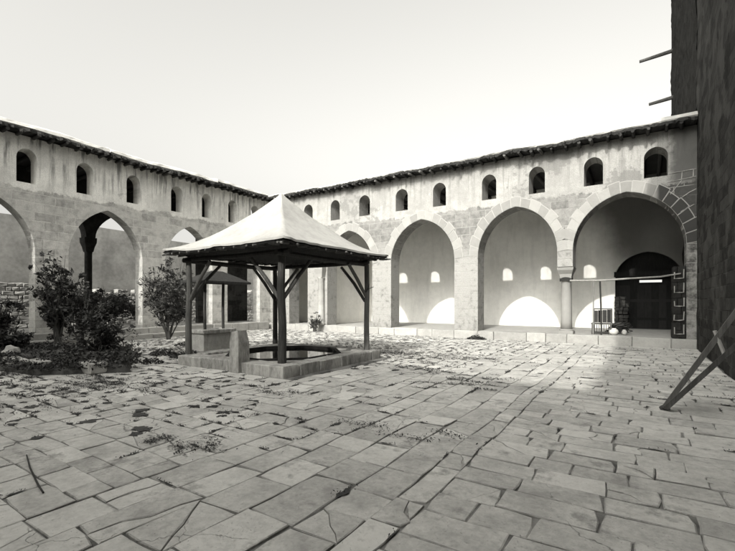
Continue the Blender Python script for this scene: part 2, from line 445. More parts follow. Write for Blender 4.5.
def eave(axis, f, sgn, s0, s1, z, parent, over=.5, mud=.30, inner=6.2, ph=0, step=.41):
    """flat mud roof: rafters, ragged brushwood, rounded mud edge. z = top of the wall"""
    P = (lambda s, d, zz: (s, d, zz)) if axis == 'x' else (lambda s, d, zz: (d, s, zz))
    zz = lambda s: z+wob(s, ph, .07, .5)+wob(s, ph+5, .025, 2.1)
    nseg = max(4, int((s1-s0)/.22))
    S = [s0+(s1-s0)*i/nseg for i in range(nseg+1)]
    prof = [(over-.10, .17), (over-.06, .22), (over-.12, .22+mud*.45), (over-.34, .22+mud*.85), (over-.9, .22+mud), (-1.6, .30+mud), (-inner, .30+mud), (-inner, .17)]
    mb = MB(); rows = []
    for s in S:
        row = []
        for k, (o, h) in enumerate(prof):
            jo = wob(s*2.3, ph+k, .05, 1.) if k < 5 else 0
            jz = (wob(s, ph+11+k, .03, 1.1)+wob(s, ph+19, .05, .35)) if 1 < k < 7 else 0
            row.append(P(s, f+sgn*(o+jo), zz(s)+h+jz))
        rows.append(row)
    n = len(prof)
    vs = [p for r in rows for p in r]
    fs = [(i*n+k, i*n+(k+1) % n, (i+1)*n+(k+1) % n, (i+1)*n+k) for i in range(nseg) for k in range(n)]
    fs += [tuple(range(n)), tuple(reversed(range(nseg*n, nseg*n+n)))]
    mb.mesh(vs, fs)
    roof = mb.build('roof', M['mud'], parent)
    # brushwood layer with ragged edge
    mb = MB()
    S2 = [s0+(s1-s0)*i/int((s1-s0)/.08) for i in range(int((s1-s0)/.08)+1)]
    vs = []; fs = []
    for s in S2:
        o = over+R.uniform(-.08, .07)+wob(s, ph+3, .08, 1.2); t = R.uniform(-.05, .02)
        vs += [P(s, f+sgn*o, zz(s)+.08+t), P(s, f+sgn*o*.97, zz(s)+.165), P(s, f-sgn*.2, zz(s)+.165), P(s, f-sgn*.2, zz(s)+.09)]
    for i in range(len(S2)-1):
        for k in range(4): fs.append((i*4+k, i*4+(k+1) % 4, i*4+4+(k+1) % 4, i*4+4+k))
    mb.mesh(vs, fs, .3)
    for i in range(int((s1-s0)*16)):
        s = R.uniform(s0, s1); o = over+R.uniform(-.30, .16); q = R.uniform(-.10, .04)
        mb.bar(P(s, f+sgn*(o-R.uniform(.15, .4)), zz(s)+.12), P(s+R.uniform(-.12, .12), f+sgn*o, zz(s)+.10+q), R.uniform(.008, .022), tone=R.random())
    mb.build('brushwood', M['brush'], roof)
    # rafters
    s = s0+.12; base = None
    while s < s1-.06:
        r = R.uniform(.045, .068); L = R.uniform(-.05, .10)
        mb = MB()
        z0 = zz(s)+.02
        mb.tube([P(s, f-sgn*.25, z0), P(s+R.uniform(-.02,.02), f+sgn*(over+L-.22), z0+R.uniform(-.015, .015)), P(s+R.uniform(-.04,.04), f+sgn*(over+L), z0+R.uniform(-.02, .015))], [r, r, r*.85], 7, tone=R.random())
        mb.build('rafter', M['post'] if R.random() < .22 else M['dark'], roof)
        s += step*R.uniform(.75, 1.25)
    return roof

# ------------------------------------------------------------------ layout numbers (metres; camera stands at x = y = 0)
YF = 16.9; YB = 21.9; XW = -17.5; XE = 1.52; FL = .32

# ------------------------------------------------------------------ wing with the sunlit arcade
rw = empty('gallery_wing', (-8, YF, 0), 'long whitewashed gallery wing with four sunlit pointed arches and nine small windows above', 'building')
A = [(-.40, 1.65, 3.38, 1.89, .15), (-4.07, 1.50, 3.35, 1.87, .18), (-8.12, 1.54, 3.30, 1.86, .20), (-12.05, 1.36, 3.30, 1.72, .24)]
holes = [hole(A[0][0], A[0][1], 0., A[0][2], A[0][3], A[0][4], 14, jl=2.80),
         hole(A[1][0], A[1][1], 0., A[1][2], A[1][3], A[1][4], 14, jr=2.80),
         hole(A[2][0], A[2][1], 0., A[2][2], A[2][3], A[2][4], 14),
         hole(A[3][0], A[3][1], 0., A[3][2], A[3][3], A[3][4], 14),
         slot(A[1][0]+A[1][1], A[0][0]-A[0][1], 0., 2.80, j=False),
         slot(-16.05, -14.72, 0., 3.45)]
for cx, w in ((.44, .33), (-1.39, .30), (-3.29, .29), (-5.11, .29), (-7.26, .30), (-9.10, .31), (-11.13, .31), (-12.9, .29), (-14.68, .30), (-16.45, .29)):
    holes.append(hole(cx, w, 5.62+.04*R.random(), 6.32, .33, .08, 7, drop=.16))
mb = MB()
strip_wall(mb, 'x', YF, YF+.8, XW, XE, 0., lambda s: 7.14, holes, [XW+i*.5 for i in range(38)])
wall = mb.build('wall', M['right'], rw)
for (c, hf, zs, rise, e), nb in zip(A, (17, 15, 15, 13)):
    arch_ring('x', YF, -1, pointed(c, hf, zs, rise, e), c, hf, zs, .40, rw, nb)
# back wall with the portal recess
mb = MB()
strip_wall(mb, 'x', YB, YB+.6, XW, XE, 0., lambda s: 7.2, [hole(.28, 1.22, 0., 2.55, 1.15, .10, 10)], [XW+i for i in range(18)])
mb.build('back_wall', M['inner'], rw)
mb = MB()
mb.box(XW-.3, XW, YF+.8, YB+.6, 0, 7.2)
mb.build('end_wall', M['inner'], rw)
# inner partition that keeps the corner doorway dark
mb = MB()
mb.box(-14.35, -14.05, YF+.8, YB, 0, 7.2)
mb.build('partition', M['inner'], rw)
# gallery ceiling beams
mb = MB()
mb.box(XW, XE, YF+.81, YB-.01, 7.02, 7.12, .2)
x = XW+.3
while x < XE:
    mb.tube([(x, YF+.82, 6.93), (x+R.uniform(-.06,.06), YB-.02, 6.93)], R.uniform(.07, .1), 7, tone=R.random()); x += R.uniform(.5, .7)
mb.build('ceiling', M['dark'], rw)
eave('x', YF, -1, XW-.2, -10.72, 7.12, rw, over=.42, mud=.10, ph=1, step=.37)
eave('x', YF, -1, -10.70, XE-.02, 7.08, rw, over=.52, mud=.24, ph=2, step=.43)
# platform of the gallery, its front course in separate stones
mb = MB()
mb.box(XW, XE, YF+.10, YB, -.05, FL-.012, .55)
x = XW
while x < XE-.2:
    w_ = min(R.uniform(.55, 1.3), XE-x)
    mb.box(x+.006, x+w_-.006, YF-.10+R.uniform(-.015, .015), YF+.55, -.05, FL+R.uniform(-.012, .008), R.random(), bev=.018, jit=.006)
    x += w_
mb.build('platform', M['step'], rw)
# column between the two nearest arches
cxx, cyy = -2.315, YF+.40
mb = MB()
mb.lathe((cxx, cyy, FL), [(.20, .16), (.19, .5), (.185, 1.2), (.175, 1.98), (.19, 2.0), (.19, 2.04)], 20)
cl = mb.build('column', M['ring'], rw, smooth=True)
mb = MB()
mb.box(cxx-.26, cxx+.26, cyy-.26, cyy+.26, FL-.02, FL+.11, .4, bev=.015)
mb.lathe((cxx, cyy, FL), [(.25, .11), (.26, .135), (.21, .17)], 20)
mb.build('base', M['ring'], cl)
mb = MB()
mb.mesh([(cxx+i*a, cyy+j*b, FL+z) for z, a, b in ((2.04, .18, .18), (2.22, .215, .24), (2.36, .265, .36), (2.46, .285, .40)) for i, j in ((-1,-1),(1,-1),(1,1),(-1,1))],
        [(q*4+k, q*4+(k+1) % 4, q*4+4+(k+1) % 4, q*4+4+k) for q in range(3) for k in range(4)]+[(3,2,1,0),(12,13,14,15)], .8)
mb.build('capital', M['ring'], cl)
# engaged column beside the far arch
mb = MB()
mb.lathe((-13.72, YF-.10, FL), [(.20, 0), (.20, .12), (.165, .16), (.16, 1.2), (.15, 2.35), (.18, 2.4), (.18, 2.44)], 16)
cl = mb.build('column', M['step'], rw, smooth=True)
mb = MB()
for q, (z, a) in enumerate(((2.44, .15), (2.62, .19), (2.86, .26), (3.06, .27))): pass
mb.mesh([(-13.72+i*a, YF-.10+j*a*.98-.0, FL+z) for z, a in ((2.44, .16), (2.62, .19), (2.86, .26), (3.06, .27)) for i, j in ((-1,-1),(1,-1),(1,1),(-1,1))],
        [(q*4+k, q*4+(k+1) % 4, q*4+4+(k+1) % 4, q*4+4+k) for q in range(3) for k in range(4)]+[(3,2,1,0),(12,13,14,15)], .8)
mb.build('capital', M['ring'], cl)
# black and white toothed jamb at the end of the arcade
mb = MB()
for k in range(9):
    z = FL+.26*k
    xa = R.uniform(.86, .90); xm = 1.02+.1*(k % 2)
    mb.box(xa, xm, YF+.03+R.uniform(-.01,.01), YF+.5, z+.005, z+.255, R.random(), bev=.015, jit=.006)
    mb.box(xm+.004, 1.245, YF+.03+R.uniform(-.01,.01), YF+.5, z+.005, z+.255, R.random(), bev=.015, jit=.006)
jamb = mb.build('jamb', M['basalt'], rw)
for k in range(5):
    z = FL+.14+.45*k; q = lambda: R.uniform(-.012, .012)
    mw = MB(); y_ = YF+.012
    mw.tube([(.94+q(), y_, z+.14+.08*R.random()), (.94+q(), y_, z+q()), (1.07, y_, z+q()), (1.19+q(), y_, z+q()), (1.19+q(), y_, z+.22+.1*R.random())], .017, 4)
    mw.build('joint', M['step'], jamb)
# white joints left on the black stones of the last springer
def joint_line(x0, z0, x1, z1, w=.022):
    mw = MB()
    mw.bar((x0, YF-.012, z0), (x1, YF-.012, z1), .012, w, up=(-(z1-z0), 0, (x1-x0)))
    mw.build('joint', M['kerb'], rw)
for q in ((.83,5.02,1.12,5.42), (1.0,4.78,1.33,5.02), (1.10,4.42,1.45,4.62), (.76,5.42,1.50,5.50), (.80,5.70,1.50,5.74), (1.12,5.42,1.14,5.72), (1.33,5.02,1.50,5.10), (1.42,5.48,1.43,5.74)):
    joint_line(*q)
# portal at the back of the last bay
mb = MB()
mb.box(-.94, 1.50, YB+.30, YB+.40, FL, 2.36, .3)
mb.box(-.94, -.02, YB+.30, YB+.40, 2.361, 2.47, .3)
mb.box(.80, 1.50, YB+.30, YB+.40, 2.361, 2.47, .3)
mb.box(-.94, 1.50, YB+.30, YB+.40, 2.471, 3.75, .3)
for i in range(9): mb.box(-.9+i*.265, -.9+i*.265+.25, YB+.27, YB+.299, FL, 2.25, R.random())
for z in (.7, 1.5): mb.box(-.92, 1.48, YB+.24, YB+.269, z, z+.12, R.random())
M['black_wood'] = mat_wood('black_old_wood', .006, .022)
door = mb.build('door', M['black_wood'], rw)
mb = MB()
mb.box(-.98, 1.51, YB-.06, YB+.2, 2.62, 2.84, .3)
mb.build('lintel', M['black_wood'], door)

# ------------------------------------------------------------------ wing with the weathered arcade
lw = empty('gallery_wing', (XW, 8, 0), 'stained masonry gallery wing with open pointed arches through which sky and a garden wall show', 'building')
B = [(4.55, 1.36, 3.2, 1.9, .46), (8.28, 1.36, 3.2, 1.89, .46), (11.86, 1.22, 3.2, 1.80, .46), (15.05, 1.08, 3.2, 1.55, .40), (.9, 1.36, 3.2, 1.9, .46), (-2.7, 1.36, 3.2, 1.9, .46)]
holes = [hole(c, h, 0., zs, r, e, 14) for c, h, zs, r, e in B]
for cy, w in ((3.9, .29), (5.68, .29), (7.47, .29), (9.27, .28), (11.21, .29), (12.76, .27), (14.3, .28), (15.78, .29), (2.1, .29), (.3, .29)):
    holes.append(hole(cy, w, 5.56, 6.38, .35, .08, 7))
mb = MB()
strip_wall(mb, 'y', XW, XW-.55, -9., YF, 0., lambda s: 7.14, holes, [-9+i*.5 for i in range(52)])
mb.build('wall', M['left'], lw)
# second row of arches behind
PB = (-.4, 4.4, 9.2, 15.6)
holes = [hole((a+b)/2, (b-a)/2-.19, 0., 4.42, 1.72, .06, 14, jl=4.42, jr=4.42) for a, b in zip(PB, PB[1:])]
for c in PB: holes.append(slot(c-.19, c+.19, 0., 4.42, j=False))
mb = MB()
strip_wall(mb, 'y', -21., -21.5, -9., YF, 0., lambda s: 7.14, holes)
mb.build('inner_arcade', M['basalt'], lw)
for c in PB:
    mb = MB()
    mb.lathe((-21.25, c, FL), [(.22, 0), (.22, .15), (.155, .2), (.15, 3.4), (.17, 3.5)], 16)
    k = mb.build('column', M['basalt'], lw, smooth=True)
    mb = MB()
    mb.mesh([(-21.25+i*a, c+j*a, FL+z) for z, a in ((3.48, .15), (3.7, .19), (3.9, .25), (4.12, .26)) for i, j in ((-1,-1),(1,-1),(1,1),(-1,1))],
        [(q*4+p, q*4+(p+1) % 4, q*4+4+(p+1) % 4, q*4+4+p) for q in range(3) for p in range(4)]+[(3,2,1,0),(12,13,14,15)], .3)
    mb.build('capital', M['basalt'], k)
mb = MB()
mb.box(-21.0, XW-.56, -9., YF, 7.02, 7.12, .2)
for i in range(44):
    y = -8.8+i*.58
    mb.tube([(-20.99, y, 6.93), (XW-.81, y+R.uniform(-.05,.05), 6.93)], R.uniform(.07, .1), 7, tone=R.random())
mb.build('ceiling', M['dark'], lw)
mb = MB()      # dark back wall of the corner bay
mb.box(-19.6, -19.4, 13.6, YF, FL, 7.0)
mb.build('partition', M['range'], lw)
eave('y', XW, 1, -9., 8.15, 7.10, lw, over=.45, mud=.26, inner=4.2, ph=31, step=.42)
eave('y', XW, 1, 8.17, 13.1, 7.06, lw, over=.48, mud=.26, inner=4.2, ph=32, step=.36)
eave('y', XW, 1, 13.12, YF-.55, 7.12, lw, over=.45, mud=.20, inner=4.2, ph=33, step=.34)
mb = MB()
mb.box(-21.5, XW-.1, -9., YF, -.05, FL+.08, .4)
y = -9.
while y < YF-.35:
    w_ = min(R.uniform(.6, 1.3), YF-.1-y)
    mb.box(XW-.5, XW+.28+R.uniform(-.02,.02), y+.006, y+w_-.006, -.05, FL+.10+R.uniform(-.012,.01), R.random(), bev=.02, jit=.008); y += w_
y = 3.
while y < 12.5:
    w_ = R.uniform(.6, 1.2)
    mb.box(XW+.29, XW+.66+R.uniform(-.02,.02), y+.006, y+w_-.006, -.05, .19+R.uniform(-.012,.01), R.random(), bev=.02, jit=.008); y += w_
mb.build('platform', M['step'], lw)

# ------------------------------------------------------------------ tall ranges closing the court
HE = 12.7
er = empty('stone_range', (XE+2, 10, 0), 'tall dark stone range at the right edge rising above the gallery roof', 'building')
mb = MB()
def rough_wall(mb, p0, p1, z0, z1, nrm, nx, nz, amp, seed):
    vs = []; fs = []
    p0 = Vector(p0); p1 = Vector(p1); nrm = Vector(nrm)
    for i in range(nx+1):
        for k in range(nz+1):
            p = p0.lerp(p1, i/nx); z = z0+(z1-z0)*k/nz
            d = amp*noise.noise(Vector((p.x*.9+p.y*.9, z*1.3, seed)))+amp*.6*noise.noise(Vector((p.x*3+p.y*3, z*4, seed+3)))
            q = p+nrm*d; vs.append((q.x, q.y, z))
    for i in range(nx):
        for k in range(nz):
            a = i*(nz+1)+k; fs.append((a, a+nz+1, a+nz+2, a+1))
    mb.mesh(vs, fs)
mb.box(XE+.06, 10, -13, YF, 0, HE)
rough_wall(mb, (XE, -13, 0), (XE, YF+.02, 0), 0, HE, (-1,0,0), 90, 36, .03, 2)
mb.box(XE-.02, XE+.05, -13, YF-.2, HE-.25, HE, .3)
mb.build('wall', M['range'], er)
mb = MB()
mb.box(XE+.08, 9, YF+.05, 29.9, 0, 21)
rough_wall(mb, (XE, YF+.02, 0), (XE, 29.9, 0), 0, 21, (-1,0,0), 60, 90, .09, 8)
rough_wall(mb, (XE, 29.9, 0), (8.8, 29.9, 0), 0, 21, (0,1,0), 20, 60, .09, 9)
mb.build('tower', M['basalt'], er)
for (y, z, l, s) in ((28.6, 15.35, 1.55, .12), (28.8, 12.85, 1.1, .10)):
    mb = MB(); mb.tube([(XE+.4, y, z+.1), (XE-.1, y, z), (XE-l*.5, y, z-s*.5), (XE-l, y, z-s)], [.11, .11, .10, .085], 8)
    mb.build('beam', M['post'], er)
sr = empty('courtyard_range', (-8, -8, 0), 'plain high range that closes the court behind the viewer', 'building')
mb = MB()
holes = []
for i in range(7):
    holes.append(hole(-15+i*2.7, .5, 5.2, 6.5, .5, .1, 6)); holes.append(hole(-15+i*2.7, .8, 0, 2.6, .8, .2, 8))
strip_wall(mb, 'x', -8., -8.8, -22., XE, 0., lambda s: 10.9+1.15*min(1, max(0, (1.2-s)/7.))+wob(s, 3, .12, .6), holes, [-22+i*.4 for i in range(58)])
mb.box(-22., XE, -12.5, -12.2, 0, 10.6); mb.box(-22., XE, -12.2, -8.81, 10.55, 10.7)
mb.build('wall', M['left'], sr)

# ------------------------------------------------------------------ garden wall beyond the open arches
gw = MB()
vs = []; fs = []; n_ = 60
for i in range(n_+1):
    y = -14+44*i/n_
    t = 5.95+wob(y, 61, .10, .5)-max(0, y-14)*.07
    for x_, z_ in ((-27, -.1), (-27, t), (-27.15, t+.003), (-27.4, t-.03), (-27.4, -.1)): vs.append((x_+wob(y+z_, 62, .03, 1.), y, z_))
for i in range(n_):
    for k in range(4): fs.append((i*5+k, i*5+5+k, i*5+6+k, i*5+1+k))
gw.mesh(vs, fs)
o = gw.build('garden_wall', M['garden'])
tag(o, 'high plain rendered garden wall seen through the open arches of the stained gallery', 'wall')
mb = MB()
for kz in range(12):
    y = 1.+R.random()*.3
    while y < 23:
        w_ = R.uniform(.16, .5)
        if kz < 10 or noise.noise(Vector((y*.6, kz*.5, 3.))) > .0:
            mb.box(-26.3+R.uniform(-.07,.07)+kz*-.015, -25.75-kz*.015, y, y+w_-.015, kz*.205, kz*.205+R.uniform(.17,.21), R.random(), bev=.03, jit=.022)
        y += w_
o = mb.build('rubble_wall', M['rubble'])
tag(o, 'low rough rubble wall at the foot of the high garden wall', 'wall')

# ------------------------------------------------------------------ ground
mb = MB()
mb.face([(-300,-300,-.013), (300,-300,-.013), (300,300,-.013), (-300,300,-.013)])
tag(mb.build('ground', M['earth']), kind='structure')
mb = MB()
mb.box(-27, -21.5, -9, 22, -.10, .05)
tag(mb.build('garden_soil', M['soil']), kind='structure')
joints = []
def warp(p): return Vector((p.x+.07*noise.noise(Vector((p.x*.45, p.y*.45, 9.)))+.02*noise.noise(Vector((p.x*1.6, p.y*1.6, 5.))), p.y+.07*noise.noise(Vector((p.x*.45, p.y*.45, 19.)))+.02*noise.noise(Vector((p.x*1.6, p.y*1.6, 15.)))))
def slab(mb, x0, x1, y0, y1):
    x0 += R.choice((0, .001, .003, .008)); y0 += R.choice((0, .001, .003, .010)); x1 -= R.choice((0, .001, .002, .007)); y1 -= R.choice((0, .001, .002, .008))
    if x1-x0 < .06 or y1-y0 < .06: return
    pts = []
    def edge(a, b, n):
        for i in range(n):
            t = i/n; pts.append(Vector((a[0]+(b[0]-a[0])*t+R.uniform(-.006,.006), a[1]+(b[1]-a[1])*t+R.uniform(-.006,.006))))
    nx = max(2, int((x1-x0)/.16)); ny = max(2, int((y1-y0)/.16))
    edge((x0,y0),(x1,y0),nx); edge((x1,y0),(x1,y1),ny); edge((x1,y1),(x0,y1),nx); edge((x0,y1),(x0,y0),ny)
    cor = [0, nx, nx+ny, 2*nx+ny]
    c = Vector(((x0+x1)/2, (y0+y1)/2))
    for k in cor:
        pts[k] = pts[k].lerp(c, R.choice((.0, .01, .01, .02, .04)) if R.random() < .9 else .11)
    if R.random() < .16 and len(pts) > 7:       # a broken slab: two pieces with a fine gap
        pts = [warp(p) for p in pts]; m_ = len(pts); k0 = R.randrange(1, m_//2-1); k1 = k0+m_//2+R.choice((-1, 0, 1))
        A_, B_ = pts[k0], pts[k1 % m_]; mid = [A_.lerp(B_, t)+Vector((R.gauss(0,.02), R.gauss(0,.02))) for t in (.25,.5,.75)]
        h0 = pts[k0:k1+1]+list(reversed(mid)); h1 = pts[k1:]+pts[:k0+1]+mid
        for h_ in (h0, h1):
            cc_ = sum(h_, Vector((0,0)))/len(h_); slab_poly(mb, [p.lerp(cc_, .012) for p in h_], cc_, .4)
        joints.append((x0,y0,x1,y0)); joints.append((x0,y0,x0,y1)); return
    pts = [warp(p) for p in pts]; c = warp(c)
    slab_poly(mb, pts, c, 1.)
    joints.append((x0,y0,x1,y0)); joints.append((x0,y0,x0,y1))
def slab_poly(mb, pts, c, q_):
    tx, ty = R.gauss(0, .005)*q_, R.gauss(0, .005)*q_; dz = R.gauss(0, .004)
    Z = lambda p: max(-.005, dz+tx*(p.x-c.x)/.5+ty*(p.y-c.y)/.5)
    n = len(pts); tone = min(1, max(0, R.gauss(.5, .22)))
    inner = [p.lerp(c, min(.3, R.uniform(.005, .014)/max(.05, (p-c).length))) for p in pts]
    vs = [(p.x,p.y,-.034) for p in pts]+[(p.x,p.y,Z(p)-.006) for p in pts]+[(p.x,p.y,Z(p)) for p in inner]
    mb.mesh(vs, [(i,(i+1)%n,n+(i+1)%n,n+i) for i in range(n)], -1.)
    k0 = len(mb.v)-3*n; dirt = R.random()
    for i in range(n):
        mb.f.append((k0+n+i, k0+n+(i+1)%n, k0+2*n+(i+1)%n, k0+2*n+i)); mb.t.append(-1. if noise.noise(Vector((pts[i].x*1.8, pts[i].y*1.8, 2.))) > dirt-.55 else tone); mb.m.append(0)
    mb.f.append(tuple(range(k0+2*n, k0+3*n))); mb.t.append(tone); mb.m.append(0)
def zone(mb, x0, x1, y0, y1, d, w=(.42,.72), l=(.5,1.35)):
    if d == 'x':
        y = y0
        while y < y1-.01:
            h = R.uniform(*w)
            if y1-y-h < .16: h = y1-y
            x = x0
            while x < x1-.01:
                q = R.uniform(*l)
                if x1-x-q < .2: q = x1-x
                if R.random() < .07 and h > .5:
                    slab(mb, x, x+q, y, y+h*.5); slab(mb, x, x+q, y+h*.5, y+h)
                else: slab(mb, x, x+q, y, y+h)
                x += q
            y += h
    else:
        x = x0
        while x < x1-.01:
            h = R.uniform(*w)
            if x1-x-h < .16: h = x1-x
            y = y0
            while y < y1-.01:
                q = R.uniform(*l)
                if y1-y-q < .2: q = y1-y
                slab(mb, x, x+h, y, y+q)
                y += q
            x += h
pv = MB()
YE = YF-.11; XL = XW+.30
zone(pv, -1.35, XE-.01, -8, YE, 'x', (.23,.36), (.30,.68))
zone(pv, -3.55, -1.35, -8, YE, 'y', (.28,.44), (.32,.75))
zone(pv, -6.2, -3.55, -8, 5.2, 'x', (.23,.38), (.28,.62))
zone(pv, -5.55, -3.55, 5.2, YE, 'y', (.28,.44), (.30,.7))
zone(pv, XL, -6.2, -8, 5.2, 'x', (.23,.38), (.28,.62))
zone(pv, XL, -9.6, 5.2, YE, 'x', (.25,.42), (.30,.7))
zone(pv, -9.6, -5.55, 9.9, YE, 'x', (.25,.42), (.30,.7))
zone(pv, -9.6, -5.55, 5.2, 6.0, 'x', (.38,.42), (.4,.9))
tag(pv.build('paving', M['pave']), kind='structure')

# ------------------------------------------------------------------ weeds and litter in the joints
lit = MB()
def dens(x, y):
    d = .06
    if y > 8: d += .25
    if x < -6: d += .18
    d += .8*max(0, noise.noise(Vector((x*.45, y*.45, 4.))))
    if -11.5 < x < -7 and 2.5 < y < 5.8: d += .25
    if x > -2: d *= .35
    return d
for (x0, y0, x1, y1) in joints:
    L = math.hypot(x1-x0, y1-y0)
    mx, my = (x0+x1)/2, (y0+y1)/2
    if my < -1.2: continue
    if R.random() > dens(mx, my)*(2.4 if mx < -4 else 1.7): continue
    a = R.random()*.6; b = min(1, a+R.uniform(.2, .8)); wd = R.choice((.010, .015, .025, .045, .07) if mx < -4.5 else (.008, .012, .018, .03))
    at = lambda t: warp(Vector((x0+(x1-x0)*t, y0+(y1-y0)*t)))
    ns = max(3, int(L*(b-a)/.025)); up_ = []; dn_ = []
    for i in range(ns+1):
        t = a+(b-a)*i/ns; p = at(t); w_ = wd*min(1, 3*i/ns, 3*(ns-i)/ns)
        nx_, ny_ = -(y1-y0)/L, (x1-x0)/L
        u_, d_ = w_*R.uniform(.3, 1.8), w_*R.uniform(.3, 1.8)
        up_.append((p.x+nx_*u_, p.y+ny_*u_, .004+R.random()*.004)); dn_.append((p.x-nx_*d_, p.y-ny_*d_, .004+R.random()*.004))
    tn = R.random()
    for i in range(ns): lit.face([dn_[i], dn_[i+1], up_[i+1], up_[i]], .6*tn+.3*R.random())
    n = int(L*R.uniform(20, 110))
    for i in range(n):
        p = at(R.uniform(a, b))
        lit.leaf((p.x+R.gauss(0, wd), p.y+R.gauss(0, wd), .010+abs(R.gauss(0, .008))), R.uniform(.012, .034), R.random(), .55 if R.random() < .7 else .1, .35)
for cx_, cy_, sx_, sy_, k in ((-8.2,4.0,1.2,.45,420), (-9.0,3.2,1.5,.5,380), (-8.3,2.1,.8,.12,200), (-7.4,10.6,2.6,.4,1100), (-5.0,10.9,1.8,.5,500), (-9.9,9.9,.5,.5,250), (-3.9,8.6,.9,.6,250), (-10.8,6.8,.9,.35,500), (-12.2,7.6,1.0,.5,500), (-5.2,5.0,.5,.3,100), (-4.2,2.6,.5,.2,110), (-2.9,7.5,.8,.5,180), (-2.2,4.3,.7,.3,80), (-12.3,3.4,1.8,.4,600)):
    k *= 5; nc = max(4, k//110)
    for _ in range(nc):
        px, py = R.gauss(cx_, sx_*.6), R.gauss(cy_, sy_*.6); an = R.uniform(-.5, .4); el = R.uniform(.06, .28)
        for i in range(k//nc):
            u_ = R.gauss(0, el); v_ = R.gauss(0, .045)
            lit.leaf((px+u_*math.cos(an)-v_*math.sin(an), py+u_*math.sin(an)+v_*math.cos(an), .008+abs(R.gauss(0, .012))), R.uniform(.015, .045), R.random(), .65)
tag(lit.build('weeds', M['litter']), 'dark weeds and dry litter growing in the joints of the paving', 'weeds', kind='stuff')
peb = MB()
for i in range(520):
    if R.random() < .55: x, y = R.gauss(-7.2, 2.6), R.gauss(11.0, .9)
    else: x, y = R.uniform(-16, -9.6), R.uniform(6.5, 9.5)
    if -9.45 < x < -5.6 and 5.8 < y < 9.9: continue
    r = R.uniform(.012, .05)
    peb.blob((x, y, r*.5), (r, r*R.uniform(.7,1.2), r*.7), R.random(), i, 6, 4)
tag(peb.build('pebbles', M['rubble']), 'loose pebbles and crumbs of stone scattered behind the basin', 'pebbles', kind='stuff')

# ------------------------------------------------------------------ basin
BX0, BX1, BY0, BY1, KH = -9.38, -5.86, 6.03, 9.72, .23
bs = empty('water_basin', ((BX0+BX1)/2, (BY0+BY1)/2, 0), 'square stone basin of dark water with a low worn kerb under the canopy', 'basin')
def kerb_run(axis, s0, s1, d0, d1):
    mb = MB(); s = s0
    while s < s1-.02:
        w_ = R.uniform(.6, 1.15)
        if s1-s-w_ < .45: w_ = s1-s
        j = R.uniform(-.02, .02); z = KH+R.uniform(-.018, .012)
        a, b = s+.004, s+w_-.004
        if axis == 'x': mb.box(a, b, d0+j, d1+j*.4, -.05, z, R.random(), bev=.022, jit=.010)
        else: mb.box(d0+j, d1+j*.4, a, b, -.05, z, R.random(), bev=.022, jit=.010)
        s += w_
    mb.build('kerb', M['kerb'], bs)
kerb_run('x', BX0, BX1, BY0, BY0+.46)
kerb_run('x', BX0, BX1, BY1-.46, BY1)
kerb_run('y', BY0+.48, BY1-.48, BX1-.46, BX1)
kerb_run('y', BY0+.48, BY1-.48, BX0, BX0+.46)
# octagonal pool: floor of the platform with a hole, pool walls, rim
cx_, cy_ = (BX0+BX1)/2, (BY0+BY1)/2
ix0, ix1, iy0, iy1 = BX0+.45, BX1-.45, BY0+.45, BY1-.45
def octa(r, z): return [(cx_+r*math.cos(PI/8+PI/4*k)*1.0, cy_+r*math.sin(PI/8+PI/4*k)*1.05, z) for k in range(8)]
ro = 1.36
mb = MB()
O = octa(ro, .19)
sq = [(ix1, cy_+.5, .19), (cx_+.5, iy1, .19), (cx_-.5, iy1, .19), (ix0, cy_+.5, .19), (ix0, cy_-.5, .19), (cx_-.5, iy0, .19), (cx_+.5, iy0, .19), (ix1, cy_-.5, .19)]
cor = {0: (ix1, iy1, .19), 2: (ix0, iy1, .19), 4: (ix0, iy0, .19), 6: (ix1, iy0, .19)}
for k in range(8):
    f_ = [O[k], sq[k]]+([cor[k]] if k in cor else [])+[sq[(k+1) % 8], O[(k+1) % 8]]
    mb.face(f_, .5)
mb.build('pavement', M['kerb'], bs)
mb = MB()
for k in range(8):
    a, b = octa(ro, 0)[k], octa(ro, 0)[(k+1) % 8]
    mb.face([(a[0],a[1],-.9), (b[0],b[1],-.9), (b[0],b[1],.235), (a[0],a[1],.235)], .3)
    ai, bi = octa(ro+.10, .235)[k], octa(ro+.10, .235)[(k+1) % 8]
    mb.face([(a[0],a[1],.235), (b[0],b[1],.235), bi, ai], .3)
    mb.face([ai, bi, (bi[0],bi[1],.18), (ai[0],ai[1],.18)], .3)
mb.face(octa(ro, -.9), .2)
mb.build('pool_rim', M['basalt'], bs)
mb = MB(); mb.face(octa(ro+.005, .165)); mb.build('water', M['water'], bs)

# standing slab at the front of the basin
mb = MB()
mb.mesh([(-7.38,5.93,0),(-7.08,5.93,0),(-7.08,6.24,0),(-7.38,6.24,0),(-7.37,5.94,.62),(-7.09,5.94,.62),(-7.09,6.23,.62),(-7.37,6.23,.62),(-7.35,5.96,.86),(-7.14,5.96,.89),(-7.14,6.20,.89),(-7.35,6.20,.86)],
        [(3,2,1,0),(0,1,5,4),(1,2,6,5),(2,3,7,6),(3,0,4,7),(4,5,9,8),(5,6,10,9),(6,7,11,10),(7,4,8,11),(8,9,10,11)], .55)
o = mb.build('stone_slab', M['kerb'])
tag(o, 'upright worn stone slab with a chamfered top standing at the front kerb of the basin', 'stone slab')

